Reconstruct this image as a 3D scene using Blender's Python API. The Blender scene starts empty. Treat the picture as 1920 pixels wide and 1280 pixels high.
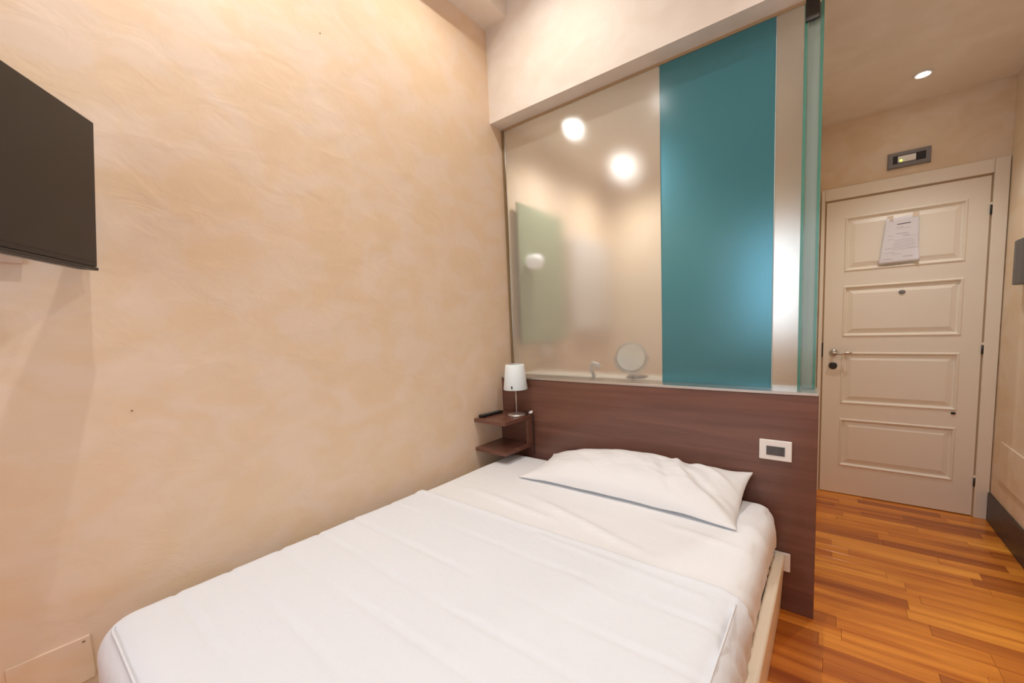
import bpy, bmesh, math, random
from mathutils import Vector, Matrix, noise
random.seed(7)
S = bpy.context.scene
COL = S.collection
# ------------------------------------------------------------------ camera
cam_d = bpy.data.cameras.new('camera'); cam = bpy.data.objects.new('camera', cam_d); COL.objects.link(cam)
cam_d.sensor_fit = 'HORIZONTAL'; cam_d.sensor_width = 36.0
cam_d.lens = 741.0964 / 1920 * 36.0
cam_d.shift_x = -(1034.9456 - 960) / 1920
cam_d.shift_y = (681.9048 - 640) / 1920
cam_d.clip_start = 0.01
R_ = Vector((0.816459, 0.57634813, -0.03489325)); U_ = Vector((-0.02343894, 0.09346403, 0.99534672)); F_ = Vector((-0.57692749, 0.81184192, -0.08981853))
m = Matrix((R_, U_, -F_)).transposed().to_4x4(); m.translation = Vector((1.7858, -1.9299, 1.2893))
cam.matrix_world = m
S.camera = cam
# ------------------------------------------------------------------ colour management, world
S.view_settings.view_transform = 'Standard'; S.view_settings.look = 'None'
S.view_settings.gamma = 1.0; S.view_settings.use_curve_mapping = False
S.view_settings.exposure = 0.10
S.cycles.max_bounces = 12; S.cycles.diffuse_bounces = 6; S.cycles.transmission_bounces = 8; S.cycles.glossy_bounces = 5
S.cycles.sample_clamp_indirect = 4.0
S.cycles.caustics_reflective = False
wd = bpy.data.worlds.new('world'); S.world = wd; wd.use_nodes = True
wd.node_tree.nodes['Background'].inputs[0].default_value = (0.72, 0.85, 1.0, 1)
wd.node_tree.nodes['Background'].inputs[1].default_value = 0.8

def lamp(name, kind, loc, energy, color, target=None, **kw):
    d = bpy.data.lights.new(name, kind); d.energy = energy; d.color = color
    for k, v in kw.items(): setattr(d, k, v)
    o = bpy.data.objects.new(name, d); COL.objects.link(o); o.location = loc
    if target is not None:
        o.rotation_euler = (Vector(target) - Vector(loc)).to_track_quat('-Z', 'Y').to_euler()
    return o
WARM = (1.0, 0.95, 0.86); SOFT = (1.0, 0.985, 0.96)
CEIL = 3.35
# daylight entering through the window behind the camera
lamp('daylight', 'AREA', (1.3, -3.16, 1.65), 12, (0.74, 0.86, 1.0), (1.3, 0, 1.5), shape='RECTANGLE', size=1.7, size_y=1.5)
# recessed bedroom downlights, then an added fill spot
lamp('spot_light', 'SPOT', (0.47, -0.58, CEIL - 0.03), 34, WARM, (1.0, -0.72, 0), spot_size=math.radians(165), spot_blend=0.9, shadow_soft_size=0.012)
lamp('spot_light', 'SPOT', (0.45, -1.575, CEIL - 0.03), 66, SOFT, (0.60, -1.575, 0), spot_size=math.radians(140), spot_blend=1.0, shadow_soft_size=0.012)
lamp('spot_light', 'SPOT', (1.9, -1.0, CEIL - 0.03), 68, SOFT, (1.9, -1.0, 0), spot_size=math.radians(130), spot_blend=1.0, shadow_soft_size=0.04)  # fill lamp added to brighten bed and floor
# hall and bathroom downlights
lamp('spot_light', 'SPOT', (2.166, 1.0, 2.60), 36, SOFT, (2.166, 0.7, 0), spot_size=math.radians(120), spot_blend=1.0, shadow_soft_size=0.04)
lamp('spot_light', 'SPOT', (0.355, 0.42, 2.60), 38, SOFT, (0.6, 0.7, 0), spot_size=math.radians(160), spot_blend=1.0, shadow_soft_size=0.05)
lamp('spot_light', 'SPOT', (0.345, 1.21, 2.60), 38, SOFT, (0.6, 0.9, 0), spot_size=math.radians(160), spot_blend=1.0, shadow_soft_size=0.05)

# ------------------------------------------------------------------ helpers
def srgb(r, g, b):
    f = lambda c: (c / 255 / 12.92) if c / 255 <= 0.04045 else ((c / 255 + 0.055) / 1.055) ** 2.4
    return (f(r), f(g), f(b), 1)

def mat(name, col, rough=0.5, metal=0.0, spec=0.5, **kw):
    mm = bpy.data.materials.new(name); mm.use_nodes = True
    b = mm.node_tree.nodes['Principled BSDF']
    b.inputs['Base Color'].default_value = col; b.inputs['Roughness'].default_value = rough
    b.inputs['Metallic'].default_value = metal; b.inputs['Specular IOR Level'].default_value = spec
    for k, v in kw.items(): b.inputs[k.replace('_', ' ')].default_value = v
    return mm

def N(mm, t, **kw):
    n = mm.node_tree.nodes.new(t)
    for k, v in kw.items(): setattr(n, k, v)
    return n

def plaster(name, base, alt, pale, bump=0.15, scale=1.0):
    mm = mat(name, base, 0.62, spec=0.3); nt = mm.node_tree; L = nt.links.new; b = nt.nodes['Principled BSDF']
    tc = N(mm, 'ShaderNodeNewGeometry')
    mp = N(mm, 'ShaderNodeMapping'); mp.inputs['Scale'].default_value = (2.4 * scale, 2.4 * scale, 3.2 * scale)
    L(tc.outputs['Position'], mp.inputs[0])
    n1 = N(mm, 'ShaderNodeTexNoise'); n1.inputs['Scale'].default_value = 2.2; n1.inputs['Detail'].default_value = 5; n1.inputs['Roughness'].default_value = 0.5; n1.inputs['Distortion'].default_value = 0.5
    L(mp.outputs[0], n1.inputs['Vector'])
    r1 = N(mm, 'ShaderNodeValToRGB'); e = r1.color_ramp.elements
    e[0].position = 0.40; e[0].color = alt; e[1].position = 0.60; e[1].color = pale
    m_ = e.new(0.50); m_.color = base
    L(n1.outputs[0], r1.inputs[0])
    n3 = N(mm, 'ShaderNodeTexNoise'); n3.inputs['Scale'].default_value = 3.5; n3.inputs['Detail'].default_value = 3; n3.inputs['Distortion'].default_value = 0.6
    L(mp.outputs[0], n3.inputs['Vector'])
    r3 = N(mm, 'ShaderNodeMapRange'); r3.inputs[1].default_value = 0.35; r3.inputs[2].default_value = 0.7; r3.inputs[3].default_value = 0.985; r3.inputs[4].default_value = 1.012
    L(n3.outputs[0], r3.inputs[0])
    mx = N(mm, 'ShaderNodeMix', data_type='RGBA', blend_type='MULTIPLY'); mx.inputs[0].default_value = 1.0
    cmb = N(mm, 'ShaderNodeCombineColor')
    for i in range(3): L(r3.outputs[0], cmb.inputs[i])
    L(r1.outputs[0], mx.inputs[6]); L(cmb.outputs[0], mx.inputs[7]); L(mx.outputs[2], b.inputs['Base Color'])
    bp = N(mm, 'ShaderNodeBump'); bp.inputs['Strength'].default_value = bump; bp.inputs['Distance'].default_value = 0.02
    L(n3.outputs[0], bp.inputs['Height']); L(bp.outputs[0], b.inputs['Normal'])
    rr = N(mm, 'ShaderNodeMapRange'); rr.inputs[3].default_value = 0.45; rr.inputs[4].default_value = 0.7
    L(n1.outputs[0], rr.inputs[0]); L(rr.outputs[0], b.inputs['Roughness'])
    return mm

def wood(name, dark, light, rough=0.3, axis=0, scale=1.0, per_object=False, coat=0.0):
    mm = mat(name, dark, rough, spec=0.5); nt = mm.node_tree; L = nt.links.new; b = nt.nodes['Principled BSDF']
    tc = N(mm, 'ShaderNodeNewGeometry'); mp = N(mm, 'ShaderNodeMapping')
    sc = [26 * scale] * 3; sc[axis] = 1.6 * scale; mp.inputs['Scale'].default_value = sc
    L(tc.outputs['Position'], mp.inputs[0])
    vec = mp.outputs[0]
    if per_object:
        oi = N(mm, 'ShaderNodeObjectInfo'); ad = N(mm, 'ShaderNodeVectorMath', operation='ADD'); ml = N(mm, 'ShaderNodeMath', operation='MULTIPLY'); ml.inputs[1].default_value = 37.0
        L(oi.outputs['Random'], ml.inputs[0]); cx = N(mm, 'ShaderNodeCombineXYZ'); L(ml.outputs[0], cx.inputs[0]); L(ml.outputs[0], cx.inputs[1])
        L(mp.outputs[0], ad.inputs[0]); L(cx.outputs[0], ad.inputs[1]); vec = ad.outputs[0]
    n1 = N(mm, 'ShaderNodeTexNoise'); n1.inputs['Scale'].default_value = 1.0; n1.inputs['Detail'].default_value = 6; n1.inputs['Distortion'].default_value = 0.6
    L(vec, n1.inputs['Vector'])
    r = N(mm, 'ShaderNodeValToRGB'); r.color_ramp.elements[0].position = 0.3; r.color_ramp.elements[0].color = dark
    r.color_ramp.elements[1].position = 0.72; r.color_ramp.elements[1].color = light
    L(n1.outputs[0], r.inputs[0]); out = r.outputs[0]
    if per_object:
        r2 = N(mm, 'ShaderNodeValToRGB'); e = r2.color_ramp.elements
        e[0].position = 0; e[0].color = srgb(188, 160, 150); e[1].position = 1; e[1].color = (1, 1, 1, 1)
        q = e.new(0.25); q.color = srgb(225, 205, 190); q = e.new(0.6); q.color = srgb(248, 240, 230)
        L(oi.outputs['Random'], r2.inputs[0])
        mx = N(mm, 'ShaderNodeMix', data_type='RGBA', blend_type='MULTIPLY'); mx.inputs[0].default_value = 1.0
        L(out, mx.inputs[6]); L(r2.outputs[0], mx.inputs[7]); out = mx.outputs[2]
    L(out, b.inputs['Base Color'])
    if coat: b.inputs['Coat Weight'].default_value = coat; b.inputs['Coat Roughness'].default_value = 0.12
    return mm

def cloth(name, col, weave=900, strength=0.05, big=0.0):
    mm = mat(name, col, 0.85, spec=0.2); nt = mm.node_tree; L = nt.links.new; b = nt.nodes['Principled BSDF']
    b.inputs['Sheen Weight'].default_value = 0.15
    g = N(mm, 'ShaderNodeNewGeometry'); n1 = N(mm, 'ShaderNodeTexNoise'); n1.inputs['Scale'].default_value = 45; n1.inputs['Detail'].default_value = 4
    L(g.outputs['Position'], n1.inputs['Vector'])
    bp = N(mm, 'ShaderNodeBump'); bp.inputs['Strength'].default_value = strength; bp.inputs['Distance'].default_value = 0.01
    L(n1.outputs[0], bp.inputs['Height']); L(bp.outputs[0], b.inputs['Normal'])
    return mm

def emis(name, col, s):
    mm = mat(name, (0.8, 0.8, 0.8, 1), 0.4); b = mm.node_tree.nodes['Principled BSDF']
    b.inputs['Emission Color'].default_value = col; b.inputs['Emission Strength'].default_value = s
    return mm

def obj(name, bm, material, parent=None, smooth=False, bevel=0.0, seg=2, normals=True):
    if normals: bmesh.ops.recalc_face_normals(bm, faces=bm.faces)
    me = bpy.data.meshes.new(name); bm.to_mesh(me); bm.free()
    for mt in (material if isinstance(material, (list, tuple)) else [material]): me.materials.append(mt)
    o = bpy.data.objects.new(name, me); COL.objects.link(o)
    if smooth:
        for p in me.polygons: p.use_smooth = True
    if bevel:
        md = o.modifiers.new('bevel', 'BEVEL'); md.width = bevel; md.segments = seg; md.limit_method = 'ANGLE'; md.angle_limit = math.radians(40)
    if parent is not None:
        o.parent = parent; o.matrix_parent_inverse = Matrix.Translation(-parent.location) if parent.type == 'EMPTY' else Matrix.Identity(4)
    return o

def box(bm, x0, x1, y0, y1, z0, z1):
    vs = [bm.verts.new(p) for p in ((x0, y0, z0), (x1, y0, z0), (x1, y1, z0), (x0, y1, z0), (x0, y0, z1), (x1, y0, z1), (x1, y1, z1), (x0, y1, z1))]
    for f in ((0, 3, 2, 1), (4, 5, 6, 7), (0, 1, 5, 4), (1, 2, 6, 5), (2, 3, 7, 6), (3, 0, 4, 7)): bm.faces.new([vs[i] for i in f])
    return vs

def bx(*a):
    bm = bmesh.new(); box(bm, *a); return bm

def lathe(prof, seg=40, loc=(0, 0, 0), axis='Z', sx=1, sy=1, bm=None):
    bm = bm or bmesh.new(); rings = []
    for r, z in prof:
        ring = []
        for i in range(seg):
            a = 2 * math.pi * i / seg; p = Vector((r * math.cos(a) * sx, r * math.sin(a) * sy, z))
            if axis == 'Y': p = Vector((p.x, -p.z, p.y))
            if axis == 'X': p = Vector((-p.z, p.x, p.y))
            ring.append(bm.verts.new(p + Vector(loc)))
        rings.append(ring)
    for a, b in zip(rings, rings[1:]):
        for i in range(seg): bm.faces.new((a[i], a[(i + 1) % seg], b[(i + 1) % seg], b[i]))
    if prof[0][0] > 1e-6: bm.faces.new(rings[0][::-1])
    if prof[-1][0] > 1e-6: bm.faces.new(rings[-1])
    bmesh.ops.remove_doubles(bm, verts=bm.verts, dist=1e-6)
    return bm

def tube(pts, r, seg=12, bm=None):
    bm = bm or bmesh.new(); pts = [Vector(p) for p in pts]; rr = r if isinstance(r, (list, tuple)) else [r] * len(pts)
    rings = []; up = None
    for i, p in enumerate(pts):
        t = (pts[min(i + 1, len(pts) - 1)] - pts[max(i - 1, 0)]).normalized()
        if up is None: up = t.orthogonal().normalized()
        up = (up - up.dot(t) * t).normalized(); s = t.cross(up)
        rings.append([bm.verts.new(p + (up * math.cos(2 * math.pi * k / seg) + s * math.sin(2 * math.pi * k / seg)) * rr[i]) for k in range(seg)])
    for a, b in zip(rings, rings[1:]):
        for k in range(seg): bm.faces.new((a[k], a[(k + 1) % seg], b[(k + 1) % seg], b[k]))
    bm.faces.new(rings[0][::-1]); bm.faces.new(rings[-1])
    return bm

def smooth_path(pts, n=8):
    P = [Vector(p) for p in pts]; P = [2 * P[0] - P[1]] + P + [2 * P[-1] - P[-2]]; out = []
    for i in range(1, len(P) - 2):
        for k in range(n):
            t = k / n; a, b, c, d = P[i - 1:i + 3]
            out.append(0.5 * ((2 * b) + (-a + c) * t + (2 * a - 5 * b + 4 * c - d) * t * t + (-a + 3 * b - 3 * c + d) * t ** 3))
    out.append(P[-2]); return out

def thing(name, label, cat, loc=(0, 0, 0), group=None):
    o = bpy.data.objects.new(name, None); COL.objects.link(o); o.location = loc; o.empty_display_size = 0.05
    return tag(o, label, cat, group)

def tag(o, label, cat, group=None):
    o['label'] = label; o['category'] = cat
    if group: o['group'] = group
    return o

def struct(name, bm, material, label=None, **kw):
    o = obj(name, bm, material, **kw); o['kind'] = 'structure'
    if label: o['label'] = label
    return o

# ------------------------------------------------------------------ materials
M_wall = plaster('venetian_plaster', srgb(230, 206, 180), srgb(229, 203, 173), srgb(231, 209, 188))
M_hall = plaster('hall_plaster', srgb(226, 205, 178), srgb(223, 200, 170), srgb(228, 210, 188), bump=0.08)
M_white = plaster('ceiling_paint', srgb(233, 224, 214), srgb(231, 221, 210), srgb(236, 228, 220), bump=0.03)
M_bath = plaster('bathroom_paint', srgb(230, 222, 204), srgb(226, 217, 197), srgb(234, 227, 212), bump=0.02)
M_wenge = wood('dark_brown_veneer', srgb(98, 62, 50), srgb(120, 80, 66), 0.36, axis=0, scale=0.9, coat=0.35)
M_base = wood('black_brown_wood', srgb(52, 42, 38), srgb(66, 54, 48), 0.4, axis=1)
M_plank = wood('teak_parquet', srgb(194, 108, 26), srgb(248, 170, 66), 0.32, axis=0, scale=0.8, per_object=True, coat=0.3)
M_gapdoor = mat('door_gap_fill', srgb(176, 150, 118), 0.7)
M_gap = mat('dark_joint', srgb(60, 32, 14), 0.8)
M_door = mat('cream_lacquer', srgb(234, 224, 208), 0.38)
M_chrome = mat('satin_chrome', srgb(200, 196, 190), 0.18, 1.0)
M_alu = mat('brushed_aluminium', srgb(205, 200, 194), 0.32, 0.9)
M_darkmetal = mat('dark_metal', srgb(70, 66, 62), 0.35, 0.8)
M_mark = mat('brown_plug', srgb(130, 100, 80), 0.7)
M_black = mat('black_plastic', srgb(34, 32, 33), 0.35)
M_screen = mat('tv_screen', srgb(36, 30, 28), 0.3, spec=0.5)
M_bezel = mat('tv_bezel', srgb(30, 27, 28), 0.3)
M_grey = mat('grey_plastic', srgb(126, 122, 122), 0.45)
M_dgrey = mat('dark_grey_plastic', srgb(84, 82, 82), 0.45)
M_wplast = mat('white_plastic', srgb(236, 234, 230), 0.35)
M_paper = mat('paper', srgb(226, 222, 226), 0.8)
M_ink = mat('ink', srgb(182, 176, 182), 0.8)
M_inkd = mat('dark_ink', srgb(70, 66, 74), 0.8)
M_tape = mat('clear_tape', srgb(226, 210, 188), 0.3)
M_sheet = cloth('white_sheet', srgb(238, 240, 243), strength=0.10)
M_quilt = cloth('white_quilt', srgb(230, 235, 242), strength=0.14)
M_pill = cloth('white_pillowcase', srgb(238, 240, 242), strength=0.10)
M_leather = mat('cream_leatherette', srgb(245, 234, 214), 0.42)
M_shade = mat('frosted_lamp_shade', srgb(250, 248, 248), 0.5, Transmission_Weight=0.0, Subsurface_Weight=0.3)
M_greenedge = mat('green_glass_edge', srgb(96, 160, 142), 0.12, Transmission_Weight=0.35)
def frosted(name, col, rough, tint_diffuse=None, amount=0.0):
    mm = bpy.data.materials.new(name); mm.use_nodes = True; nt = mm.node_tree; L = nt.links.new
    nt.nodes.clear(); o = N(mm, 'ShaderNodeOutputMaterial')
    g = N(mm, 'ShaderNodeBsdfRefraction'); g.inputs['Color'].default_value = col; g.inputs['Roughness'].default_value = rough; g.inputs['IOR'].default_value = 1.45
    gl = N(mm, 'ShaderNodeBsdfGlossy'); gl.inputs['Roughness'].default_value = 0.18
    fr = N(mm, 'ShaderNodeFresnel'); fr.inputs['IOR'].default_value = 1.45
    mx = N(mm, 'ShaderNodeMixShader'); L(fr.outputs[0], mx.inputs[0]); L(g.outputs[0], mx.inputs[1]); L(gl.outputs[0], mx.inputs[2])
    out = mx.outputs[0]
    if tint_diffuse:
        d = N(mm, 'ShaderNodeBsdfDiffuse'); d.inputs[0].default_value = tint_diffuse
        m2 = N(mm, 'ShaderNodeMixShader'); m2.inputs[0].default_value = amount; L(out, m2.inputs[1]); L(d.outputs[0], m2.inputs[2]); out = m2.outputs[0]
    L(out, o.inputs[0]); return mm
M_frost = frosted('frosted_glass', (0.99, 0.99, 0.98, 1), 0.28, srgb(226, 220, 208), 0.22)
M_frost2 = frosted('frosted_glass_b', (0.99, 0.99, 0.98, 1), 0.48, srgb(214, 206, 192), 0.12)
M_teal = frosted('teal_frosted_glass', srgb(186, 228, 242), 0.52, srgb(66, 140, 154), 0.40)
M_clear = frosted('clear_glass', (0.92, 0.98, 0.96, 1), 0.02)

# ------------------------------------------------------------------ room shell
W = 2.612; YD = 1.577; HX = 1.748; HALLZ = 2.627; YB = -3.15; ZH = 2.577
struct('wall_left', bx(-0.15, 0, YB, YD, -0.1, CEIL + 0.1), M_wall, 'venetian plaster wall beside the bed in mottled beige')
struct('wall_right', bx(W, W + 0.15, YB, YD + 0.15, -0.1, CEIL + 0.1), M_hall, 'beige plaster wall on the right of the hall')
# end wall with the door opening cut out of it
bm = bmesh.new()
box(bm, -0.15, 1.70, YD, YD + 0.15, -0.1, CEIL); box(bm, 2.60, W + 0.001, YD, YD + 0.15, -0.1, CEIL); box(bm, 1.70, 2.60, YD, YD + 0.15, 2.13, CEIL)
struct('wall_end', bm, M_hall, 'beige plaster wall around the entrance door')
# wall behind the camera with a window opening
bm = bmesh.new()
box(bm, -0.15, 0.40, YB - 0.15, YB, -0.1, CEIL + 0.1); box(bm, 2.2, W + 0.15, YB - 0.15, YB, -0.1, CEIL + 0.1)
box(bm, 0.40, 2.2, YB - 0.15, YB, -0.1, 0.85); box(bm, 0.40, 2.2, YB - 0.15, YB, 2.45, CEIL + 0.1)
struct('wall_back', bm, M_wall)
win = struct('window_1', (lambda b: (box(b, 0.40, 0.46, YB - .1, YB - .04, .85, 2.45), box(b, 2.14, 2.2, YB - .1, YB - .04, .85, 2.45), box(b, 1.27, 1.33, YB - .1, YB - .04, .85, 2.45), box(b, .46, 2.14, YB - .1, YB - .04, .85, .91), box(b, .46, 2.14, YB - .1, YB - .04, 2.39, 2.45), b)[-1])(bmesh.new()), M_door)
struct('ceiling', bx(-0.15, W + 0.15, YB - 0.15, 0.02, CEIL, CEIL + 0.1), M_white, 'high white bedroom ceiling')
struct('trim_1', bx(0, 0.175, YB, 0.0, 3.123, CEIL), M_white, 'white boxed beam along the top of the left wall')
# header wall above the glass and the low hall ceiling
struct('wall_header', bx(0, W, 0.0, 0.24, HALLZ + 0.0, CEIL), M_white, 'white wall above the glass partition')
struct('trim_2', bx(0, 1.80, 0.0, 0.135, ZH, HALLZ), M_white, 'white lower lip of the wall above the glass')
struct('ceiling_hall', bx(0, W, 0.24, YD, HALLZ, HALLZ + 0.08), M_white, 'low white ceiling over hall and bathroom')
struct('wall_partition', bx(0, HX - 0.006, 0.026, 0.17, 0, 0.972), M_hall, 'low wall behind the headboard that carries the glass')
struct('wall_bathroom', bx(1.62, 1.695, 0.92, YD, 0, HALLZ), M_bath, 'bathroom partition wall seen through frosted glass')

# floor: slab plus individual parquet strips where they show
struct('door_backing', bx(1.66, 2.62, YD + 0.041, YD + 0.149, -0.1, 2.14), M_gapdoor)  # unseen backing added to keep world light out of the door gaps
fl = struct('floor', bx(-0.15, W + 0.15, YB - 0.15, YD + 0.15, -0.1, -0.004), M_gap, 'varnished teak parquet floor of narrow strips')
PW = 0.0725; rnd = random.Random(3); cache = {}; cnt = 0; rest = bmesh.new()
y = YD + 0.02; row = 0
while y > YB:
    x = -rnd.uniform(0.0, 0.45)
    while x < W:
        Lp = rnd.choice((0.36, 0.42, 0.48, 0.55, 0.60)); x1 = min(x + Lp, W)
        xs = max(x, 0.0)
        vis = x1 > 1.45 and y > -1.05 and x1 - xs > 0.02
        if vis:
            Lr = round(x1 - xs, 3)
            if Lr not in cache:
                b = bmesh.new(); g = 0.0005; d = 0.0004
                vs0 = [(g, g), (Lr - g, g), (Lr - g, PW - g), (g, PW - g)]; vs1 = [(g + d, g + d), (Lr - g - d, g + d), (Lr - g - d, PW - g - d), (g + d, PW - g - d)]
                lo = [b.verts.new((p[0], p[1], -0.004)) for p in vs0]; mid = [b.verts.new((p[0], p[1], -0.0004)) for p in vs0]; hi = [b.verts.new((p[0], p[1], 0)) for p in vs1]
                b.faces.new(hi)
                for i in range(4):
                    j = (i + 1) % 4; b.faces.new((lo[i], lo[j], mid[j], mid[i])); b.faces.new((mid[i], mid[j], hi[j], hi[i]))
                me = bpy.data.meshes.new('plank'); b.to_mesh(me); b.free(); me.materials.append(M_plank); cache[Lr] = me
            o = bpy.data.objects.new('plank', cache[Lr]); COL.objects.link(o); o.parent = fl; o.location = (xs, y - PW, 0); cnt += 1
        elif x1 - xs > 0.005:
            g = 0.0005; f = [rest.verts.new(p) for p in ((xs + g, y - PW + g, -0.0002), (x1 - g, y - PW + g, -0.0002), (x1 - g, y - g, -0.0002), (xs + g, y - g, -0.0002))]; rest.faces.new(f)
        x += Lp
    y -= PW; row += 1
o = obj('hidden_planks', rest, M_plank, fl); o['kind'] = 'stuff'
print('planks', cnt)

struct('baseboard_right', bx(W - 0.013, W - 0.0005, YB, YD - 0.021, 0, 0.178), M_base, 'tall dark baseboard on the right wall', bevel=0.002)
struct('trim_4', bx(0.0005, 0.012, YB, -0.001, 0, 0.08), M_base)

# ------------------------------------------------------------------ entrance door
TL, TR, TT = 1.735, 2.537, 2.10
bm = bmesh.new()
box(bm, 2.545, 2.607, YD - 0.018, YD + 0.02, 0, 2.19)
t3 = struct('trim_3', bm, M_door, 'cream door casing', bevel=0.003)
c = obj('casing_head', bx(1.725, 2.544, YD - 0.016, YD + 0.02, 2.112, 2.19), M_door, t3, bevel=0.003)
c = obj('casing_side', bx(1.702, 1.7245, YD - 0.016, YD + 0.02, 0, 2.19), M_door, t3, bevel=0.003)
obj('gap_filler', bx(2.5375, 2.5445, YD + 0.003, YD + 0.020, 0.0, 2.11), M_gapdoor, t3)  # filler strips added around the leaf so the gaps look less dark
obj('gap_filler', bx(1.7246, 1.7345, YD + 0.004, YD + 0.020, 0.0, 2.11), M_gapdoor, t3)
obj('gap_filler', bx(1.735, 2.537, YD + 0.004, YD + 0.020, 2.101, 2.1118), M_gapdoor, t3)
door = bpy.data.objects.new('door_1', None); COL.objects.link(door); door.location = (TL, YD, 0); door['kind'] = 'structure'
door['label'] = 'cream four-panel entrance door with a notice taped to it'
P = [(1.838, 2.446, 1.612, 1.985), (1.845, 2.446, 1.155, 1.512), (1.845, 2.446, 0.674, 1.046), (1.845, 2.446, 0.214, 0.565)]
PX0, PX1 = 1.843, 2.446
YF = YD - 0.001
bm = bmesh.new()
box(bm, TL, PX0, YF, YD + 0.04, 0.006, TT); box(bm, PX1, TR, YF, YD + 0.04, 0.006, TT)
zs = [0.006] + [v for p in reversed(P) for v in (p[2], p[3])] + [TT]
for i in range(0, len(zs), 2): box(bm, PX0, PX1, YF, YD + 0.04, zs[i], zs[i + 1])
obj('leaf', bm, M_door, door)
for (x0, x1, z0, z1) in P:
    bm = bmesh.new(); rings = []
    for off, d in ((0, 0), (0.004, -0.005), (0.010, -0.006), (0.015, 0.0), (0.019, 0.009), (0.026, 0.010), (0.052, 0.002), (0.056, 0.0005)):
        rings.append([bm.verts.new(v) for v in ((PX0 + off, YF + d, z0 + off), (PX1 - off, YF + d, z0 + off), (PX1 - off, YF + d, z1 - off), (PX0 + off, YF + d, z1 - off))])
    for a, b in zip(rings, rings[1:]):
        for i in range(4): bm.faces.new((a[i], a[(i + 1) % 4], b[(i + 1) % 4], b[i]))
    bm.faces.new(rings[-1])
    back = [bm.verts.new(v) for v in ((PX0, YF + .03, z0), (PX1, YF + .03, z0), (PX1, YF + .03, z1), (PX0, YF + .03, z1))]
    for i in range(4): bm.faces.new((rings[0][i], back[i], back[(i + 1) % 4], rings[0][(i + 1) % 4]))
    bm.faces.new(back[::-1])
    obj('door_panel', bm, M_door, door)
# lever handle
bm = lathe([(0.0, 0.0), (0.024, 0.0), (0.025, 0.004), (0.020, 0.009), (0.011, 0.012), (0.010, 0.040), (0.0, 0.040)], 28, (1.797, YF, 1.043), 'Y')
h = obj('door_handle', bm, M_chrome, door, smooth=True)
pth = smooth_path([(1.792, YF - 0.045, 1.043), (1.812, YF - 0.047, 1.042), (1.835, YF - 0.048, 1.037), (1.862, YF - 0.048, 1.043), (1.888, YF - 0.046, 1.045), (1.905, YF - 0.044, 1.041)])
rr = [0.0125 - 0.006 * math.sin(min(1, i / 14) * math.pi / 1) * 0.8 if i < 14 else 0.0095 - 0.0002 * (i - 14) for i in range(len(pth))]
obj('lever', tube(pth, rr), M_chrome, h, smooth=True)
k = obj('key_rosette', lathe([(0, 0), (0.025, 0), (0.025, 0.006), (0.019, 0.010), (0, 0.010)], 28, (1.796, YF, 0.948), 'Y'), M_darkmetal, door, smooth=False)
obj('keyhole', bx(1.7935, 1.7985, YF - 0.0115, YF - 0.0102, 0.938, 0.956), M_black, k)
obj('peephole', lathe([(0, 0), (0.017, 0), (0.017, 0.004), (0.011, 0.008), (0.0, 0.008)], 24, (2.157, YF, 1.448), 'Y', sy=0.75), M_grey, door)
obj('door_stud', lathe([(0, 0), (0.012, 0), (0.012, 0.004), (0.006, 0.007), (0, 0.007)], 20, (2.43, YF, 0.658), 'Y', sy=0.7), M_darkmetal, door)
obj('strike_plate', bx(1.7255, 1.7345, YD - 0.004, YD + 0.0035, 1.012, 1.115), M_darkmetal, door)
for z in (1.90, 1.067, 0.228):
    hb = obj('hinge', lathe([(0, -0.028), (0.0055, -0.028), (0.0055, 0.028), (0, 0.028)], 14, (2.5415, YF - 0.006, z)), M_darkmetal, door, smooth=True)
    obj('hinge_cap', lathe([(0, 0.0285), (0.006, 0.0285), (0.006, 0.042), (0, 0.044)], 14, (2.5415, YF - 0.006, z)), M_door, hb)
# notice taped to the door
bm = bmesh.new(); nx, nz = 14, 16; X0, X1, Z0, Z1 = 2.04, 2.226, 1.636, 1.934
pg = [(X0 + 0.022, 1.930), (X1 - 0.002, 1.936), (X1 + 0.006, 1.640), (X0 - 0.012, 1.636)]
grid = []
for j in range(nz + 1):
    v = j / nz; rowv = []
    for i in range(nx + 1):
        u = i / nx
        lx = pg[3][0] * (1 - v) + pg[0][0] * v; rx = pg[2][0] * (1 - v) + pg[1][0] * v
        lz = pg[3][1] * (1 - v) + pg[0][1] * v; rz = pg[2][1] * (1 - v) + pg[1][1] * v
        curl = 0.018 * max(0, u - 0.8) / 0.2 * max(0, 0.3 - v) / 0.3 + 0.010 * max(0, 0.25 - u) / 0.25 * max(0, v - 0.55) / 0.45
        wv = 0.003 * math.sin(u * 5 + v * 3) + 0.009
        rowv.append(bm.verts.new((lx + (rx - lx) * u - 0.01 * max(0, 0.25 - u) * max(0, v - .5), YF - wv - curl, lz + (rz - lz) * u)))
    grid.append(rowv)
for j in range(nz):
    for i in range(nx): bm.faces.new((grid[j][i], grid[j][i + 1], grid[j + 1][i + 1], grid[j + 1][i]))
def paper_pt(u, v, lift=0.0008):
    lx = pg[3][0] * (1 - v) + pg[0][0] * v; rx = pg[2][0] * (1 - v) + pg[1][0] * v
    lz = pg[3][1] * (1 - v) + pg[0][1] * v; rz = pg[2][1] * (1 - v) + pg[1][1] * v
    curl = 0.018 * max(0, u - 0.8) / 0.2 * max(0, 0.3 - v) / 0.3 + 0.010 * max(0, 0.25 - u) / 0.25 * max(0, v - 0.55) / 0.45
    return (lx + (rx - lx) * u, YF - (0.003 * math.sin(u * 5 + v * 3) + 0.009) - curl - lift, lz + (rz - lz) * u)
pp = tag(obj('paper_notice', bm, M_paper, smooth=True), 'curling white printed notice taped to the top panel of the entrance door', 'paper')
sol = pp.modifiers.new('thick', 'SOLIDIFY'); sol.thickness = 0.0006; sol.offset = 0
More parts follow.
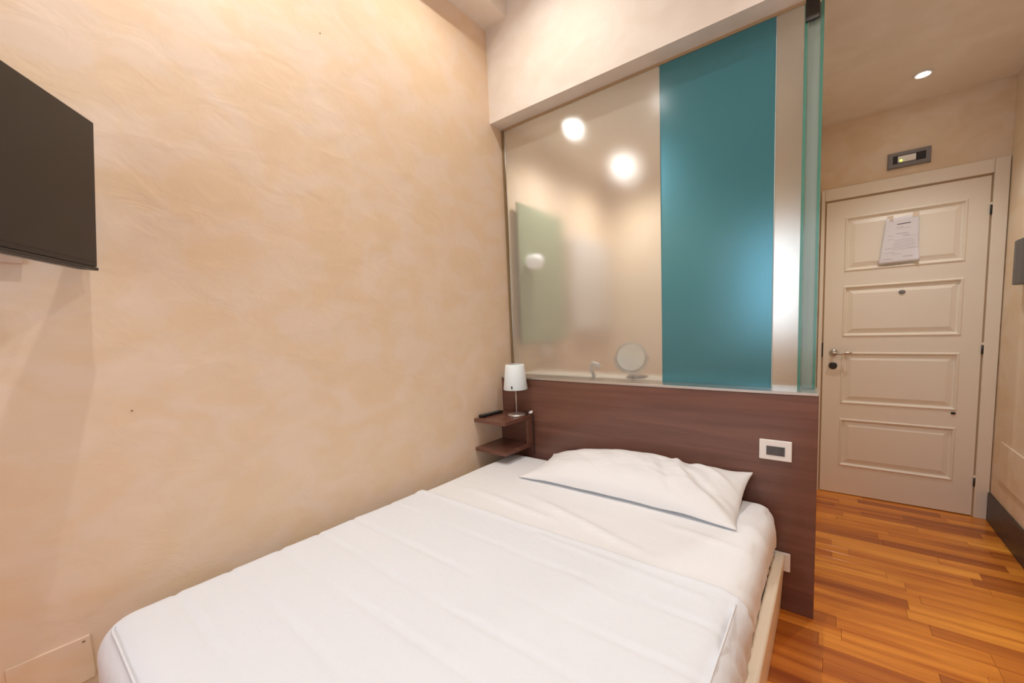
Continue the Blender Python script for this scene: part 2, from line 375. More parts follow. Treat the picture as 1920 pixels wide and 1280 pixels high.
def ink(rows, material, name):
    b = bmesh.new()
    for (u0, u1, v, h_) in rows:
        n = max(2, int((u1 - u0) * 14)); prev = None
        for i in range(n + 1):
            u = u0 + (u1 - u0) * i / n; a = b.verts.new(paper_pt(u, v)); c = b.verts.new(paper_pt(u, v + h_))
            if prev: b.faces.new((prev[0], a, c, prev[1]))
            prev = (a, c)
    q = obj(name, b, material); q.parent = pp; return q
ink([(0.36, 0.76, 0.842, 0.016)], M_inkd, 'printed_heading')
rows = [(0.34, 0.55, 0.78, 0.007), (0.30, 0.8, 0.75, 0.004), (0.36, 0.70, 0.64, 0.012), (0.55, 0.75, 0.59, 0.012), (0.14, 0.30, 0.61, 0.006), (0.62, 0.95, 0.57, 0.004), (0.14, 0.3, 0.53, 0.006)]
v = 0.50
rl = random.Random(5)
while v > 0.30: rows.append((0.32, rl.uniform(0.7, 0.93), v, 0.006)); v -= 0.04
rows += [(0.1, 0.3, 0.33, 0.008), (0.70, 0.96, 0.30, 0.010), (0.3, 0.55, 0.20, 0.006), (0.60, 0.85, 0.13, 0.010), (0.1, 0.35, 0.10, 0.006), (0.1, 0.4, 0.24, 0.006)]
for rw in rows: ink([rw], M_ink, 'text_line')
for (u, v) in ((0.12, 0.99), (0.9, 0.99)):
    p = Vector(paper_pt(u, v)); b = bx(p.x - .016, p.x + .016, p.y - .0006, p.y - .0001, p.z - .01, p.z + .02); q = obj('tape', b, M_tape); q.parent = pp

# emergency lamp over the door
em = thing('emergency_light', 'slim grey emergency light with green indicator above the entrance door', 'light', (2.16, YD, 2.29))
bm = bmesh.new(); x0, x1, z0, z1 = 2.056, 2.267, 2.244, 2.345; d = 0.018
a = [bm.verts.new(p) for p in ((x0, YD - .0005, z0), (x1, YD - .0005, z0), (x1, YD - .0005, z1), (x0, YD - .0005, z1))]
b_ = [bm.verts.new(p) for p in ((x0 + .004, YD - d, z0 + .006), (x1 - .004, YD - d, z0 + .006), (x1 - .004, YD - d, z1 - .006), (x0 + .004, YD - d, z1 - .006))]
c_ = [bm.verts.new(p) for p in ((x0 + .026, YD - d, z0 + .026), (x1 - .026, YD - d, z0 + .026), (x1 - .026, YD - d, z1 - .026), (x0 + .026, YD - d, z1 - .026))]
e_ = [bm.verts.new((p.co.x, YD - d + .006, p.co.z)) for p in c_]
for A, B in ((a, b_), (b_, c_), (c_, e_)):
    for i in range(4): bm.faces.new((A[i], A[(i + 1) % 4], B[(i + 1) % 4], B[i]))
bm.faces.new(e_)
bm.faces.new(a[::-1])
obj('housing', bm, M_grey, em)
obj('end_module', bx(x0 + .027, x0 + .050, YD - .0165, YD - .0122, z0 + .027, z1 - .027), M_black, em)
obj('end_module', bx(x1 - .072, x1 - .027, YD - .0165, YD - .0122, z0 + .027, z1 - .027), M_black, em)
df = obj('diffuser', bx(x0 + .0505, x1 - .0725, YD - .021, YD - .0122, z0 + .031, z1 - .031), M_wplast, em, bevel=0.003)
obj('green_indicator', lathe([(0, 0), (0.008, 0), (0.006, 0.004), (0, 0.006)], 16, (x0 + .066, YD - .021, z0 + .042), 'Y'), emis('green_led', (0.55, 0.9, 0.03, 1), 1.2), em)

# hall downlight
dl = thing('recessed_downlight', 'small glowing round downlight recessed in the low hall ceiling', 'light', (2.166, 1.2, HALLZ))
obj('trim_ring', lathe([(0.028, 0.001), (0.044, 0.0), (0.045, -0.003), (0.040, -0.006), (0.030, -0.005), (0.028, 0.0008)], 36, (2.166, 1.2, HALLZ - 0.0012)), M_wplast, dl, smooth=True)
obj('bulb', lathe([(0, -0.004), (0.018, -0.0045), (0.027, -0.002), (0.027, 0.0), (0, 0.0)], 32, (2.166, 1.2, HALLZ - 0.0005)), emis('white_led', (1, 0.98, 0.95, 1), 40), dl)
# bathroom downlights
for (x, y, lb) in ((0.352, 0.412, 'round glowing bathroom ceiling light nearest the frosted glass'), (0.345, 1.21, 'blurred round bathroom ceiling light farther behind the frosted glass')):
    q = thing('bathroom_downlight', lb, 'light', (x, y, HALLZ), 'bathroom ceiling lights')
    obj('trim_ring', lathe([(0.050, 0.001), (0.066, 0.0), (0.066, -0.004), (0.054, -0.007), (0.050, 0.0008)], 36, (x, y, HALLZ - 0.0012)), M_wplast, q, smooth=True)
    obj('bulb', lathe([(0, -0.006), (0.03, -0.006), (0.049, -0.003), (0.049, 0.0), (0, 0.0)], 32, (x, y, HALLZ - 0.0005)), emis('warm_led', (1, 0.97, 0.93, 1), 22), q)
# bedroom downlights and the added fill fixture (in the high ceiling)
for (x, y, lb) in ((0.47, -0.58, 'recessed bedroom downlight nearest the headboard'), (0.45, -1.575, 'recessed bedroom downlight above the television'), (1.9, -1.0, 'added unseen fill light in the bedroom ceiling on the right')):
    q = thing('bedroom_downlight', lb, 'light', (x, y, CEIL), 'bedroom ceiling lights')
    obj('trim_ring', lathe([(0.040, 0.001), (0.056, 0.0), (0.056, -0.004), (0.044, -0.006), (0.040, 0.0008)], 32, (x, y, CEIL - 0.0012)), M_wplast, q, smooth=True)
    obj('bulb', lathe([(0, -0.003), (0.03, -0.003), (0.039, -0.001), (0.039, 0.0), (0, 0.0)], 28, (x, y, CEIL - 0.0005)), emis('warm_bulb', (1, 0.93, 0.85, 1), 15), q)

# intercom on the right wall
ic = thing('wall_intercom', 'dark grey curved intercom on the wall right of the door', 'intercom', (W, 1.12, 1.55))
bm = bmesh.new(); ys = [1.265, 1.262, 1.250, 1.225, 1.18, 1.10, 1.03, 1.0]; xs = [0.001, 0.026, 0.042, 0.052, 0.056, 0.055, 0.048, 0.001]
rb = []; rt = []
for yy, dx in zip(ys, xs): rb.append(bm.verts.new((W - dx, yy, 1.432))); rt.append(bm.verts.new((W - dx, yy, 1.660)))
for i in range(len(ys) - 1): bm.faces.new((rb[i], rb[i + 1], rt[i + 1], rt[i]))
bm.faces.new(rt); bm.faces.new(rb[::-1]); bm.faces.new((rb[-1], rb[0], rt[0], rt[-1]))
obj('housing', bm, M_dgrey, ic, bevel=0.004)
# flush access covers
def cover(name, lab, x0, x1, ya, yb, z0, z1, material, screws, bv=0.003):
    q = thing(name, lab, 'cover plate', ((x0 + x1) / 2, (ya + yb) / 2, z0))
    obj('plate', bx(x0, x1, ya, yb, z0, z1), material, q, bevel=bv)
    for (yy, zz) in screws:
        xx = x1 if x1 < 1 else x0; sgn = -1 if x1 < 1 else 1
        obj('screw', lathe([(0, 0), (0.004, 0), (0.003, 0.0015), (0, 0.002)], 12, (xx + (0.0002 if x1 < 1 else -0.0002), yy, zz), 'X', ) if x1 > 1 else bx(xx, xx + 0.0012, yy - .003, yy + .003, zz - .002, zz + .002), M_mark, q)
    return q
cover('access_cover', 'beige plaster-painted junction cover low on the left wall by the bed foot', 0.0005, 0.006, -1.992, -1.842, 0.297, 0.432, M_wall, [(-1.856, 0.419)])
cover('wall_hatch', 'large beige painted hatch low on the right hall wall', W - 0.010, W - 0.0005, 0.80, 1.408, 0.312, 0.541, M_hall, [])
# tiny wall marks
tag(obj('wall_plug', bx(0.0002, 0.0012, -1.699, -1.695, 1.076, 1.080), M_mark), 'tiny dark screw hole in the left wall under the television', 'screw')
tag(obj('wall_plug', bx(0.0002, 0.0012, -1.016, -1.012, 2.554, 2.558), M_mark), 'tiny dark screw hole high on the left wall', 'screw')

# ------------------------------------------------------------------ bathroom behind the glass
tag(obj('counter', bx(0.02, 1.55, 0.172, 0.36, 0.955, 0.985), M_door, bevel=0.003), 'cream bathroom shelf behind the frosted glass', 'shelf')
mk = thing('makeup_mirror', 'round chrome makeup mirror standing behind the frosted glass', 'mirror', (0.851, 0.165, 0.985))
c0 = Vector((0.851, 0.168, 1.108)); rot = Matrix.Rotation(math.radians(22), 4, 'Z') @ Matrix.Rotation(math.radians(-14), 4, 'X')
b = lathe([(0, 0.006), (0.078, 0.006), (0.079, 0.002), (0.079, -0.004), (0, -0.004)], 40, (0, 0, 0), 'Y'); b.transform(Matrix.Translation(c0) @ rot)
obj('mirror_glass', b, mat('mirror_face', srgb(250, 246, 228), 0.3, 0.9), mk)
b = bmesh.new()
ring = [Vector((0.084 * math.cos(t * 2 * math.pi / 40), 0, 0.084 * math.sin(t * 2 * math.pi / 40))) for t in range(41)]
b = tube(ring, 0.006, 10); b.transform(Matrix.Translation(c0) @ rot); obj('mirror_rim', b, M_chrome, mk, smooth=True)
yoke = [Vector((0.096 * math.cos(t), 0.0, 0.096 * math.sin(t))) for t in [math.pi + i * math.pi / 20 for i in range(21)]]
b = tube(yoke, 0.004, 8); b.transform(Matrix.Translation(c0) @ Matrix.Rotation(math.radians(22), 4, 'Z')); obj('yoke', b, M_chrome, mk, smooth=True)
obj('stem', tube([(0.851, 0.168, 1.012), (0.855, 0.20, 0.992)], 0.006), M_chrome, mk, smooth=True)
obj('foot', lathe([(0, 0.0), (0.062, 0.0), (0.062, 0.004), (0.02, 0.010), (0.0, 0.012)], 32, (0.855, 0.236, 0.9862)), M_darkmetal, mk, smooth=True)
tag(obj('dryer_hose', tube(smooth_path([(0.600, 0.190, 0.9865), (0.604, 0.155, 1.015), (0.604, 0.140, 1.048), (0.622, 0.138, 1.068), (0.645, 0.138, 1.062), (0.658, 0.138, 1.044)]), [0.011] * 24 + [0.013] * 8 + [0.017] * 9, 14), M_wplast, smooth=True), 'white curved dryer nozzle poking up behind the frosted glass', 'hair dryer')
M_green = mat('green_tinted_panel', srgb(150, 162, 132), 0.4)
tag(obj('shower_panel', bx(0.03, 0.045, 0.185, 0.74, 1.19, 2.14), M_green, bevel=0.003), 'greenish panel on the bathroom side wall, blurred behind glass', 'panel')
tag(obj('bathroom_switch', bx(0.0005, 0.014, 0.46, 0.57, 1.08, 1.17), M_wplast, bevel=0.003), 'white switch plate low on the bathroom side wall', 'switch')
ws = thing('wall_sconce', 'white glowing globe on the green bathroom panel', 'light', (0.046, 0.28, 1.76))
obj('globe', lathe([(0, 0), (0.05, 0.01), (0.065, 0.05), (0.05, 0.09), (0, 0.10)], 24, (0.10, 0.28, 1.70)), emis('soft_globe', (1, 0.95, 0.88, 1), 0.35), ws, smooth=True)
obj('arm', tube([(0.0455, 0.28, 1.70), (0.10, 0.28, 1.705)], 0.006), M_chrome, ws)
tag(obj('towel', bx(0.02, 0.05, 0.86, 1.5, 1.25, 2.05), mat('towel', srgb(216, 210, 205), 0.9), bevel=0.01), 'pale towel hanging on the bathroom side wall, blurred', 'towel')
bl = thing('bathroom_window', 'cool bright window on the bathroom end wall glowing through the teal glass', 'window', (1.42, YD, 1.75))
obj('window_frame', (lambda b: (box(b, 1.25, 1.275, YD - .03, YD - .001, 1.20, 1.96), box(b, 1.565, 1.59, YD - .03, YD - .001, 1.20, 1.96), box(b, 1.275, 1.565, YD - .03, YD - .001, 1.20, 1.225), box(b, 1.275, 1.565, YD - .03, YD - .001, 1.935, 1.96), b)[-1])(bmesh.new()), M_door, bl)
obj('lit_pane', bx(1.2755, 1.5645, YD - 0.012, YD - 0.004, 1.2255, 1.9345), emis('daylit_pane', (0.80, 0.90, 1.0, 1), 2.0), bl)

# ------------------------------------------------------------------ glass partition
YG = 0.11
gp = thing('glass_partition', 'frosted glass partition with a teal stripe above the headboard', 'partition', (0.9, YG, 0.99))
obj('frosted_pane', bx(0.018, 1.053, YG, YG + 0.008, 0.986, ZH - 0.002), M_frost, gp)
obj('teal_pane', bx(1.056, 1.562, YG - 0.004, YG + 0.006, 0.986, ZH - 0.002), M_teal, gp)['label'] = 'teal frosted glass pane'
obj('frosted_pane', bx(1.566, 1.664, YG, YG + 0.008, 0.986, ZH - 0.002), M_frost2, gp)
obj('pane_edge', bx(1.6645, 1.676, YG, YG + 0.010, 0.986, ZH - 0.002), M_greenedge, gp)['label'] = 'green polished glass edge'
obj('pane_edge', bx(1.0535, 1.0555, YG + .001, YG + .007, 0.986, ZH - .002), mat('pale_seal', srgb(214, 226, 220), 0.3), gp)
obj('pane_edge', bx(1.5625, 1.5655, YG + .001, YG + .007, 0.986, ZH - .002), mat('pale_seal_b', srgb(214, 226, 220), 0.3), gp)
obj('frame_profile', bx(0.001, 0.016, YG - 0.006, YG + 0.014, 0.986, ZH - 0.002), mat('bronze_profile', srgb(150, 130, 96), 0.4, 0.5), gp)
obj('top_profile', bx(0.018, 1.70, YG - 0.010, YG - 0.001, ZH - 0.012, ZH - 0.0005), mat('bronze_profile_b', srgb(176, 150, 118), 0.45, 0.2), gp)
gd = thing('glass_door', 'green-edged glass bathroom door seen edge-on at the partition end', 'door', (1.70, 0.12, 0.02))
obj('glass_leaf', bx(1.690, 1.700, 0.135, 0.90, 0.986, ZH - 0.02), M_clear, gd)
obj('lower_leaf', bx(1.690, 1.700, 0.180, 0.90, 0.02, 0.985), M_frost, gd)
obj('front_edge', bx(1.677, 1.720, 0.120, 0.1345, 0.986, ZH - 0.02), mat('pale_green_glass', srgb(176, 196, 186), 0.15, Transmission_Weight=0.5), gd)
obj('edge_strip', bx(1.7205, 1.731, 0.112, 0.134, 0.986, ZH - 0.02), M_greenedge, gd)
obj('patch_hinge', bx(1.668, 1.716, YG - 0.012, YG - 0.0005, ZH - 0.085, ZH - 0.001), M_darkmetal, gd, bevel=0.002)
# ledge cap
tag(obj('ledge_cap', bx(0.001, HX, -0.004, 0.168, 0.9725, 0.9855), M_alu, bevel=0.003), 'brushed metal ledge running along the top of the headboard', 'ledge')

# ------------------------------------------------------------------ headboard and sockets
hb = tag(obj('headboard', bx(0.001, HX, 0.0, 0.0255, 0.0, 0.972), M_wenge, bevel=0.0015), 'wide dark brown wood-veneer headboard panel behind the bed', 'headboard')
def socket(name, lab, x0, x1, z0, z1, mx0, mx1, mz0, mz1, y=0.0, n=3):
    q = thing(name, lab, 'socket', ((x0 + x1) / 2, y, z0))
    obj('plate', bx(x0, x1, y - 0.010, y - 0.0005, z0, z1), M_wplast, q, bevel=0.004)
    wd_ = (mx1 - mx0) / n
    for i in range(n):
        mo = obj('socket_module', bx(mx0 + i * wd_ + .0003, mx0 + (i + 1) * wd_ - .0003, y - 0.0125, y - 0.0102, mz0, mz1), M_dgrey, q, bevel=0.001)
        if i == 2 or n == 1:
            for k in (-1, 0, 1): obj('socket_hole', lathe([(0, 0), (0.0024, 0), (0.0024, 0.0006), (0, 0.0006)], 10, (mx0 + (i + .5) * wd_, y - 0.0126, (mz0 + mz1) / 2 + k * 0.009), 'Y'), M_black, mo)
    return q
socket('switch_plate', 'white socket plate with grey modules near the right end of the headboard', 1.533, 1.658, 0.681, 0.771, 1.561, 1.632, 0.704, 0.744)
socket('low_socket', 'white socket plate low on the headboard beside the bed frame', 1.535, 1.660, 0.186, 0.270, 1.562, 1.632, 0.208, 0.248)

# ------------------------------------------------------------------ nightstand shelves
ns = thing('nightstand', 'floating dark brown two-shelf nightstand between left wall and bed', 'nightstand', (0.13, -0.13, 0.55))
obj('shelf', bx(0.001, 0.252, -0.266, -0.0015, 0.732, 0.754), M_wenge, ns, bevel=0.0015)
obj('shelf', bx(0.001, 0.252, -0.266, -0.0015, 0.552, 0.574), M_wenge, ns, bevel=0.0015)
obj('back_panel', bx(0.001, 0.236, -0.020, -0.0015, 0.5745, 0.7315), M_wenge, ns)
obj('side_panel', bx(0.237, 0.252, -0.055, -0.0015, 0.5745, 0.7315), M_wenge, ns)
# table lamp
LX, LY, LZ = 0.186, -0.078, 0.7545
tl = thing('table_lamp', 'small table lamp with white tapered shade on the top nightstand shelf', 'lamp', (LX, LY, LZ))
obj('base', lathe([(0, 0), (0.056, 0), (0.058, 0.004), (0.055, 0.010), (0.035, 0.016), (0.008, 0.020), (0.0, 0.020)], 48, (LX, LY, LZ)), M_alu, tl, smooth=True)
obj('stem', tube([(LX, LY, LZ + 0.018), (LX, LY, LZ + 0.19)], 0.0042), M_alu, tl, smooth=True)
sh = obj('shade', lathe([(0.074, 0), (0.075, 0.002), (0.0585, 0.150), (0.054, 0.156), (0.048, 0.157), (0.054, 0.150), (0.0722, 0.002), (0.074, 0)], 48, (LX, LY, LZ + 0.165)), M_shade, tl, smooth=True)
obj('bulb_holder', lathe([(0, 0), (0.012, 0), (0.012, 0.03), (0.018, 0.05), (0.016, 0.08), (0, 0.09)], 20, (LX, LY, LZ + 0.19)), M_wplast, tl, smooth=True)
obj('shade_clip', bx(LX + 0.030, LX + 0.036, LY - 0.076, LY - 0.0715, LZ + 0.178, LZ + 0.194), M_darkmetal, sh)
sw = obj('cord_switch', lathe([(0, -0.018), (0.007, -0.016), (0.009, 0), (0.007, 0.016), (0, 0.018)], 14, (0, 0, 0)), M_wplast, tl, smooth=True)
sw.parent = None; sw.matrix_parent_inverse = Matrix.Identity(4); sw.parent = tl; sw.location = (0.252 - LX, -0.022 - LY, 0.768 - LZ); sw.rotation_euler = (0.3, math.radians(65), 0.2)
obj('cord', tube(smooth_path([(LX + 0.05, LY + 0.015, LZ + 0.004), (LX + 0.058, -0.03, LZ + 0.008), (0.252, -0.022, 0.766), (0.262, -0.016, 0.745), (0.2655, -0.012, 0.70), (0.262, -0.01, 0.60), (0.262, -0.01, 0.50)]), 0.0022, 8), M_black, tl, smooth=True)
# remote control
rc = thing('remote_control', 'black remote control on the nightstand shelf against the left wall', 'remote control', (0.03, -0.145, 0.7548))
rc.rotation_euler = (0, 0, math.radians(-4))
b = bx(-0.019, 0.019, -0.088, 0.088, 0, 0.016)
o = obj('body', b, M_black, bevel=0.005); o.parent = rc
for i in range(7):
    for j in range(3):
        o = obj('button', bx(-0.013 + j * 0.0095, -0.0065 + j * 0.0095, -0.055 + i * 0.018, -0.046 + i * 0.018, 0.0161, 0.0175), M_grey); o.parent = rc

# ------------------------------------------------------------------ bed
BX0, BX1, BY0, BY1 = 0.085, 1.610, -1.836, -0.012
bed = thing('bed', 'cream leatherette upholstered bed frame under the white bedding', 'bed', (0.85, -0.95, 0))
def rail(x0, x1, y0, y1, out=0):
    bm = bmesh.new()
    vs = box(bm, x0, x1, y0, y1, 0.0, 0.278)
    for v in vs:
        if v.co.z < 0.01 and out:
            if out == 1 and v.co.x > (x0 + x1) / 2: v.co.x -= 0.016
    return bm
obj('side_rail', rail(1.598, 1.641, -1.905, -0.014, 1), M_leather, bed, bevel=0.017, seg=5)
obj('side_rail', rail(0.03, 0.070, -1.905, -0.014), M_leather, bed, bevel=0.017, seg=5)
obj('foot_rail', rail(0.0705, 1.5975, -1.905, -1.865), M_leather, bed, bevel=0.017, seg=5)
obj('slat_base', bx(0.082, 1.584, -1.85, -0.02, 0.12, 0.16), M_leather, bed)
tag(obj('mattress', bx(BX0 + 0.01, 1.562, BY0 + 0.015, BY1 - 0.01, 0.165, 0.46), M_sheet, bevel=0.05, seg=4), 'white mattress inside the cream bed frame, covered by sheet', 'mattress')

def rbox(x0, x1, y0, y1, z0, z1, r, n, disp, y_front_round=True, y_back_round=True, open_back=False, step=0.016):
    """cloth draped over a box: top and sides on a fine grid with rounded edges"""
    bm = bmesh.new()
    nx = int((x1 - x0) / step); ny = int((y1 - y0) / step); nz = int((z1 - z0) / step)
    key = {}
    def V(x, y, z):
        k = (round(x, 4), round(y, 4), round(z, 4))
        if k in key: return key[k]
        q = Vector((min(max(x, x0 + r), x1 - r), min(max(y, y0 + r), y1 - r), min(z, z1 - r)))
        if not y_back_round: q.y = min(max(y, y0 + r), y1)
        if not y_front_round: q.y = max(q.y if y < y1 else q.y, y0) if y > y0 + r else y
        p = Vector((x, y, z)); dlt = p - q
        if z < z1 - r: dlt.z = 0
        if dlt.length > 1e-9: nrm = dlt.normalized(); p = q + nrm * r if max(abs(dlt.x), abs(dlt.y), abs(dlt.z)) >= r - 1e-6 else p
        else: nrm = Vector((0, 0, 1))
        p = p + disp(p, nrm)
        v = bm.verts.new(p); key[k] = v; return v
    X = [x0 + (x1 - x0) * i / nx for i in range(nx + 1)]; Y = [y0 + (y1 - y0) * i / ny for i in range(ny + 1)]; Z = [z0 + (z1 - z0) * i / nz for i in range(nz + 1)]
    for i in range(nx):
        for j in range(ny): bm.faces.new((V(X[i], Y[j], z1), V(X[i + 1], Y[j], z1), V(X[i + 1], Y[j + 1], z1), V(X[i], Y[j + 1], z1)))
    for j in range(ny):
        for k in range(nz):
            bm.faces.new((V(x1, Y[j], Z[k]), V(x1, Y[j + 1], Z[k]), V(x1, Y[j + 1], Z[k + 1]), V(x1, Y[j], Z[k + 1])))
            bm.faces.new((V(x0, Y[j + 1], Z[k]), V(x0, Y[j], Z[k]), V(x0, Y[j], Z[k + 1]), V(x0, Y[j + 1], Z[k + 1])))
    if y_front_round:
        for i in range(nx):
            for k in range(nz): bm.faces.new((V(X[i], y0, Z[k]), V(X[i + 1], y0, Z[k]), V(X[i + 1], y0, Z[k + 1]), V(X[i], y0, Z[k + 1])))
    if y_back_round:
        for i in range(nx):
            for k in range(nz): bm.faces.new((V(X[i + 1], y1, Z[k]), V(X[i], y1, Z[k]), V(X[i], y1, Z[k + 1]), V(X[i + 1], y1, Z[k + 1])))
    return bm
def nz_(p, s, o=0): return noise.noise(Vector((p.x * s + o, p.y * s + o, p.z * s)))
def ridge(a, w): return math.exp(-(a / w) ** 2)
def seg_d(x, y, ax, ay, bx_, by):
    dx, dy = bx_ - ax, by - ay; t = max(0, min(1, ((x - ax) * dx + (y - ay) * dy) / (dx * dx + dy * dy)))
    return math.hypot(x - ax - t * dx, y - ay - t * dy), t
def sheet_disp(p, n):
    d = 0.0016 * nz_(p, 5) + 0.0012 * noise.noise(Vector((p.x * 4, p.y * 22, p.z * 4)))
    if n.x > 0.6 and p.x > 1:   # gathered folds down the right side
        d += 1.7 * min(1, max(0, (p.z - 0.285) / 0.05)) * ( 0.006 * noise.noise(Vector((3.1, p.y * 15 + p.z * 9, p.z * 2.5))) + 0.004 * noise.noise(Vector((9.0, p.y * 34 + p.z * 20, p.z * 3))))
    if abs(n.z) < 0.5 and p.z < 0.33: d = d * max(0, (p.z - 0.29) / 0.04) - (0.022 * min(1, (0.33 - p.z) / 0.05) if n.x > 0.5 and p.x > 1 else 0.0)
    if n.z > 0.6:
        for (a, b, c, e, w, h) in ((0.62, -0.52, 1.30, -0.70, 0.014, 0.006), (0.30, -0.60, 0.9, -0.66, 0.012, 0.004), (1.2, -0.45, 1.58, -0.50, 0.012, 0.004), (0.75, -0.55, 1.0, -0.67, 0.01, 0.003)):
            dd, t = seg_d(p.x, p.y, a, b, c, e); d += 2.6 * h * ridge(dd, w) * math.sin(math.pi * min(1, max(0.0, t)) * 0.9 + 0.15)
    return n * d
tag(obj('bed_sheet', rbox(BX0, BX1, -0.744, BY1, 0.19, 0.498, 0.075, 0, sheet_disp, y_front_round=False), M_sheet, smooth=True), 'smooth white sheet over the pillow end of the bed', 'sheet')
QY1 = -0.746
seams = [-1.667, -1.53, -1.385, -1.25, -1.105, -0.93]
def quilt_disp(p, n):
    d = 0.010 + 0.0030 * nz_(p, 3.2, 2) + 0.0018 * nz_(p, 9, 5)
    if n.z > 0.5:
        for i, sy_ in enumerate(seams):
            yy = sy_ + 0.012 * noise.noise(Vector((p.x * 2.2, sy_ * 7, 0)))
            am = max(0.15, min(1.0, 0.75 + 1.2 * noise.noise(Vector((p.x * 3, sy_ * 5, 4)))))
            dy = p.y - yy; d += am * (-0.0046 * ridge(dy, 0.008) + 0.0010 * ridge(dy - 0.018, 0.014))
        # hem of the quilt, a soft raised roll near the pillow end
        dy = p.y - (QY1 - 0.02 + 0.008 * noise.noise(Vector((p.x * 4, 0, 7)))); d += 0.006 * ridge(dy, 0.016)
        for (a, b, c, e, w, h) in ((0.9, -0.80, 1.5, -0.83, 0.012, 0.004), (1.1, -0.95, 1.35, -0.98, 0.012, 0.002)):
            dd, t = seg_d(p.x, p.y, a, b, c, e); d += h * ridge(dd, w)
    if n.x > 0.5 and p.x > 1: d += (0.009 * noise.noise(Vector((3.1, p.y * 9 + p.z * 5, p.z * 3))) + 0.009 * noise.noise(Vector((9.0, p.y * 24 + p.z * 14, p.z * 3)))) * min(1, max(0, (p.z - 0.285) / 0.05))
    if abs(n.z) < 0.5 and p.z < 0.33: d = 0.001 + (d - 0.001) * max(0, (p.z - 0.29) / 0.04) - (0.022 * min(1, (0.33 - p.z) / 0.05) if n.x > 0.5 and p.x > 1 else 0.0)
    e_ = p.y - QY1
    if e_ > -0.02: d -= 0.008 * (e_ + 0.02) / 0.02
    return n * d
q = tag(obj('bedspread', rbox(BX0 - 0.002, BX1 - 0.002, BY0, QY1, 0.19, 0.500, 0.08, 0, lambda p, n: quilt_disp(p, n) if True else 0, y_back_round=False, step=0.0095), M_quilt, smooth=True), 'white bedspread with faint cross seams over the foot of the bed', 'bedspread')
# piping along the right and foot edges
pts = [(1.583, QY1 - 0.05 - i * 0.03, 0.499 + 0.001 * math.sin(i)) for i in range(33)]
obj('piping', tube(smooth_path(pts, 2), 0.0026, 8), M_quilt, q, smooth=True)
pts = [(0.18 + i * 0.05, -1.812 , 0.498) for i in range(28)]
obj('piping', tube(smooth_path([(0.118, -1.74, 0.489), (0.135, -1.795, 0.494)] + pts, 2), 0.0026, 8), M_quilt, q, smooth=True)

# pillow
def pillow():
    bm = bmesh.new(); nu, nv = 90, 44; top = []; bot = []
    cx, cy = 0.975, -0.195; hw, hh = 0.535, 0.185
    for j in range(nv + 1):
        v = -1 + 2 * j / nv; tr = []; br = []
        for i in range(nu + 1):
            u = -1 + 2 * i / nu
            pinch_x = 1 - 0.04 * (1 - abs(v) ** 3) * 1.0; pinch_y = 1 - 0.09 * (1 - abs(u) ** 2.5); back = 1 - 0.22 * max(0, -u - 0.55) / 0.45
            x = cx + hw * u * pinch_x; y = cy + hh * v * (pinch_y if v < 0 else back)
            # rear edge leans up on the headboard
            prof = max(0.0, (1 - abs(u) ** 3.0)) ** 0.75 * max(0.0, (1 - abs(v) ** 2.4)) ** 0.6
            lump = 1 + 0.10 * noise.noise(Vector((u * 1.6, v * 1.2, 3)))
            skew = 1.0 - 0.18 * max(0, -u - 0.2)
            basez = 0.502 + 0.045 * max(0.0, (v + 0.2) / 1.2) * (1 - 0.3 * abs(u)) + (0.06 * max(0, u - 0.55) / 0.45 * max(0, v + 0.2))
            h = 0.128 * prof * lump * skew
            w = 0
            if u > 0.15:
                for (a, b, c, e, wd_, am) in ((0.30, 0.35, 0.50, -0.70, 0.05, -0.011), (0.45, 0.45, 0.62, -0.35, 0.05, 0.011), (0.55, 0.1, 0.95, -0.55, 0.05, -0.009), (0.60, 0.6, 0.98, 0.15, 0.06, 0.010), (0.42, 0.5, 0.50, 0.0, 0.04, 0.008), (0.65, -0.3, 0.95, -0.85, 0.05, 0.007)):
                    dd, t = seg_d(u, v, a, b, c, e); w += am * ridge(dd, wd_)
            w += 0.007 * noise.noise(Vector((u * 5, v * 2.5, 1))) + 0.003 * noise.noise(Vector((u * 9 + v * 5, v * 3 - u * 2, 4))) + 0.002 * noise.noise(Vector((u * 14, v * 7, 9)))
            edge = min(1, (1 - abs(u)) * 8) * min(1, (1 - abs(v)) * 6)
            lift = 0.013 * (max(0, min(1, (-v - 0.70) / 0.30)) ** 1.2) * (1 - 0.6 * abs(u) ** 4) * (1 + 0.35 * noise.noise(Vector((u * 4, 2, 5))))
            tr.append(bm.verts.new((x, y, basez + max(0.008, lift + 0.004) + h + w * edge + 0.003 * (1 - edge) * noise.noise(Vector((u * 9, v * 9, 0))))))
            br.append(bm.verts.new((x, y, basez + lift - 0.0)))
        top.append(tr); bot.append(br)
    for j in range(nv):
        for i in range(nu):
            bm.faces.new((top[j][i], top[j][i + 1], top[j + 1][i + 1], top[j + 1][i])); bm.faces.new((bot[j][i], bot[j + 1][i], bot[j + 1][i + 1], bot[j][i + 1]))
    for i in range(nu):
        bm.faces.new((bot[0][i], bot[0][i + 1], top[0][i + 1], top[0][i])); bm.faces.new((bot[nv][i + 1], bot[nv][i], top[nv][i], top[nv][i + 1]))
    for j in range(nv):
        bm.faces.new((bot[j + 1][0], bot[j][0], top[j][0], top[j + 1][0])); bm.faces.new((bot[j][nu], bot[j + 1][nu], top[j + 1][nu], top[j][nu]))
    return bm
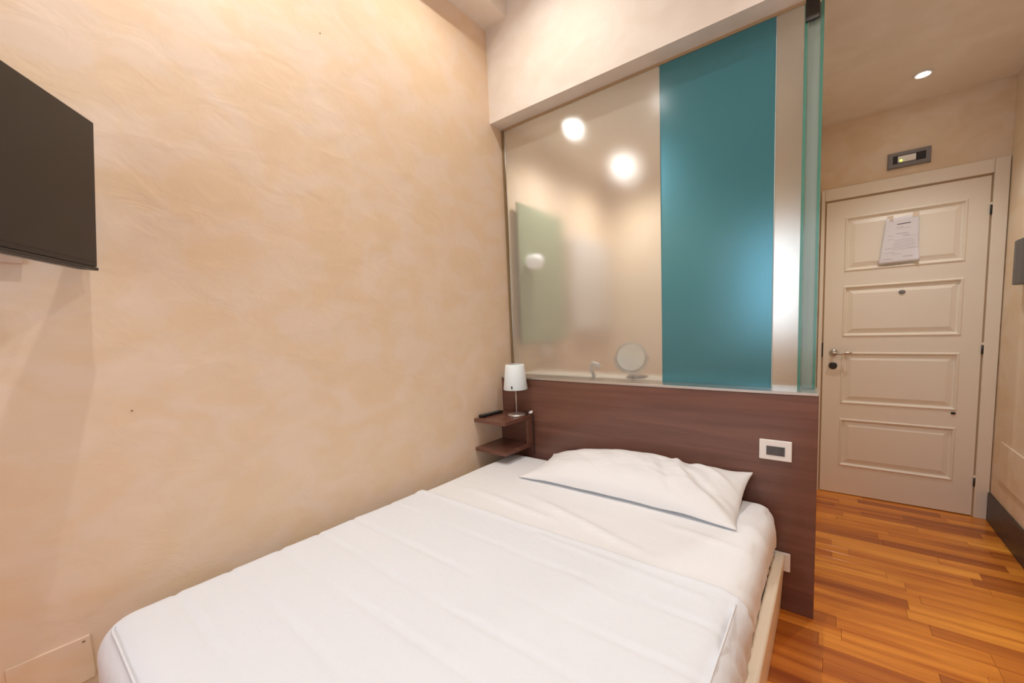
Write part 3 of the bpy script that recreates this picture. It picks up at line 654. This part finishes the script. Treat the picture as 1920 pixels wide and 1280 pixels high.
tag(obj('pillow', pillow(), M_pill, smooth=True), 'plump white pillow lying against the headboard', 'pillow')

# ------------------------------------------------------------------ television
yaw = math.radians(55.9); tilt = math.radians(4.8); H = 0.40; WD = 0.72
P0 = Vector((0.063, -1.735, 1.508)); A = Vector((math.sin(yaw), -math.cos(yaw), 0)); Nn = Vector((math.cos(yaw), math.sin(yaw), 0))
B = (Vector((0, 0, 1)) * math.cos(tilt) + Nn * math.sin(tilt)).normalized(); Nf = A.cross(B).normalized()
if Nf.dot(Nn) < 0: Nf = -Nf
tv = thing('television', 'black flat television angled out from the left wall on a bracket', 'television', P0)
TM = Matrix((A, B, Nf)).transposed().to_4x4(); TM.translation = P0
def tvo(name, bm, mt, par=tv, **kw):
    bm.transform(TM); return obj(name, bm, mt, par, **kw)
tvo('bezel', bx(0, WD, 0, H, -0.022, 0), M_bezel, bevel=0.003)
tvo('screen', bx(0.008, WD - 0.008, 0.014, H - 0.008, 0.0003, 0.001), M_screen)
bm = bmesh.new(); vs = box(bm, 0.02, WD - 0.02, 0.006, H - 0.05, -0.055, -0.0225)
for v in vs:
    if v.co.z < -0.04: v.co.x = 0.10 if v.co.x < 0.3 else WD - 0.10; v.co.y = 0.03 if v.co.y < 0.2 else H - 0.14
tvo('back_housing', bm, M_bezel, bevel=0.004)
tvo('bottom_lip', bx(-0.003, WD + 0.003, -0.010, -0.0005, -0.030, 0.002), M_black, bevel=0.003)
tvo('lip_strip', bx(0.03, WD - 0.03, -0.0125, -0.0102, -0.026, -0.010), M_grey)
br = thing('tv_bracket', 'beige wall bracket arm behind the television', 'bracket', (0, -1.9, 1.52))
obj('wall_plate', bx(0.0005, 0.012, -1.99, -1.862, 1.510, 1.74), mat('bracket_paint', srgb(206, 178, 156), 0.5), br, bevel=0.002)
cpt = TM @ Vector((0.34, 0.17, -0.0555))
obj('arm', tube([(0.0125, -1.93, 1.68), (cpt - Nf * 0.03).to_tuple(), cpt.to_tuple()], 0.014), M_dgrey, br)
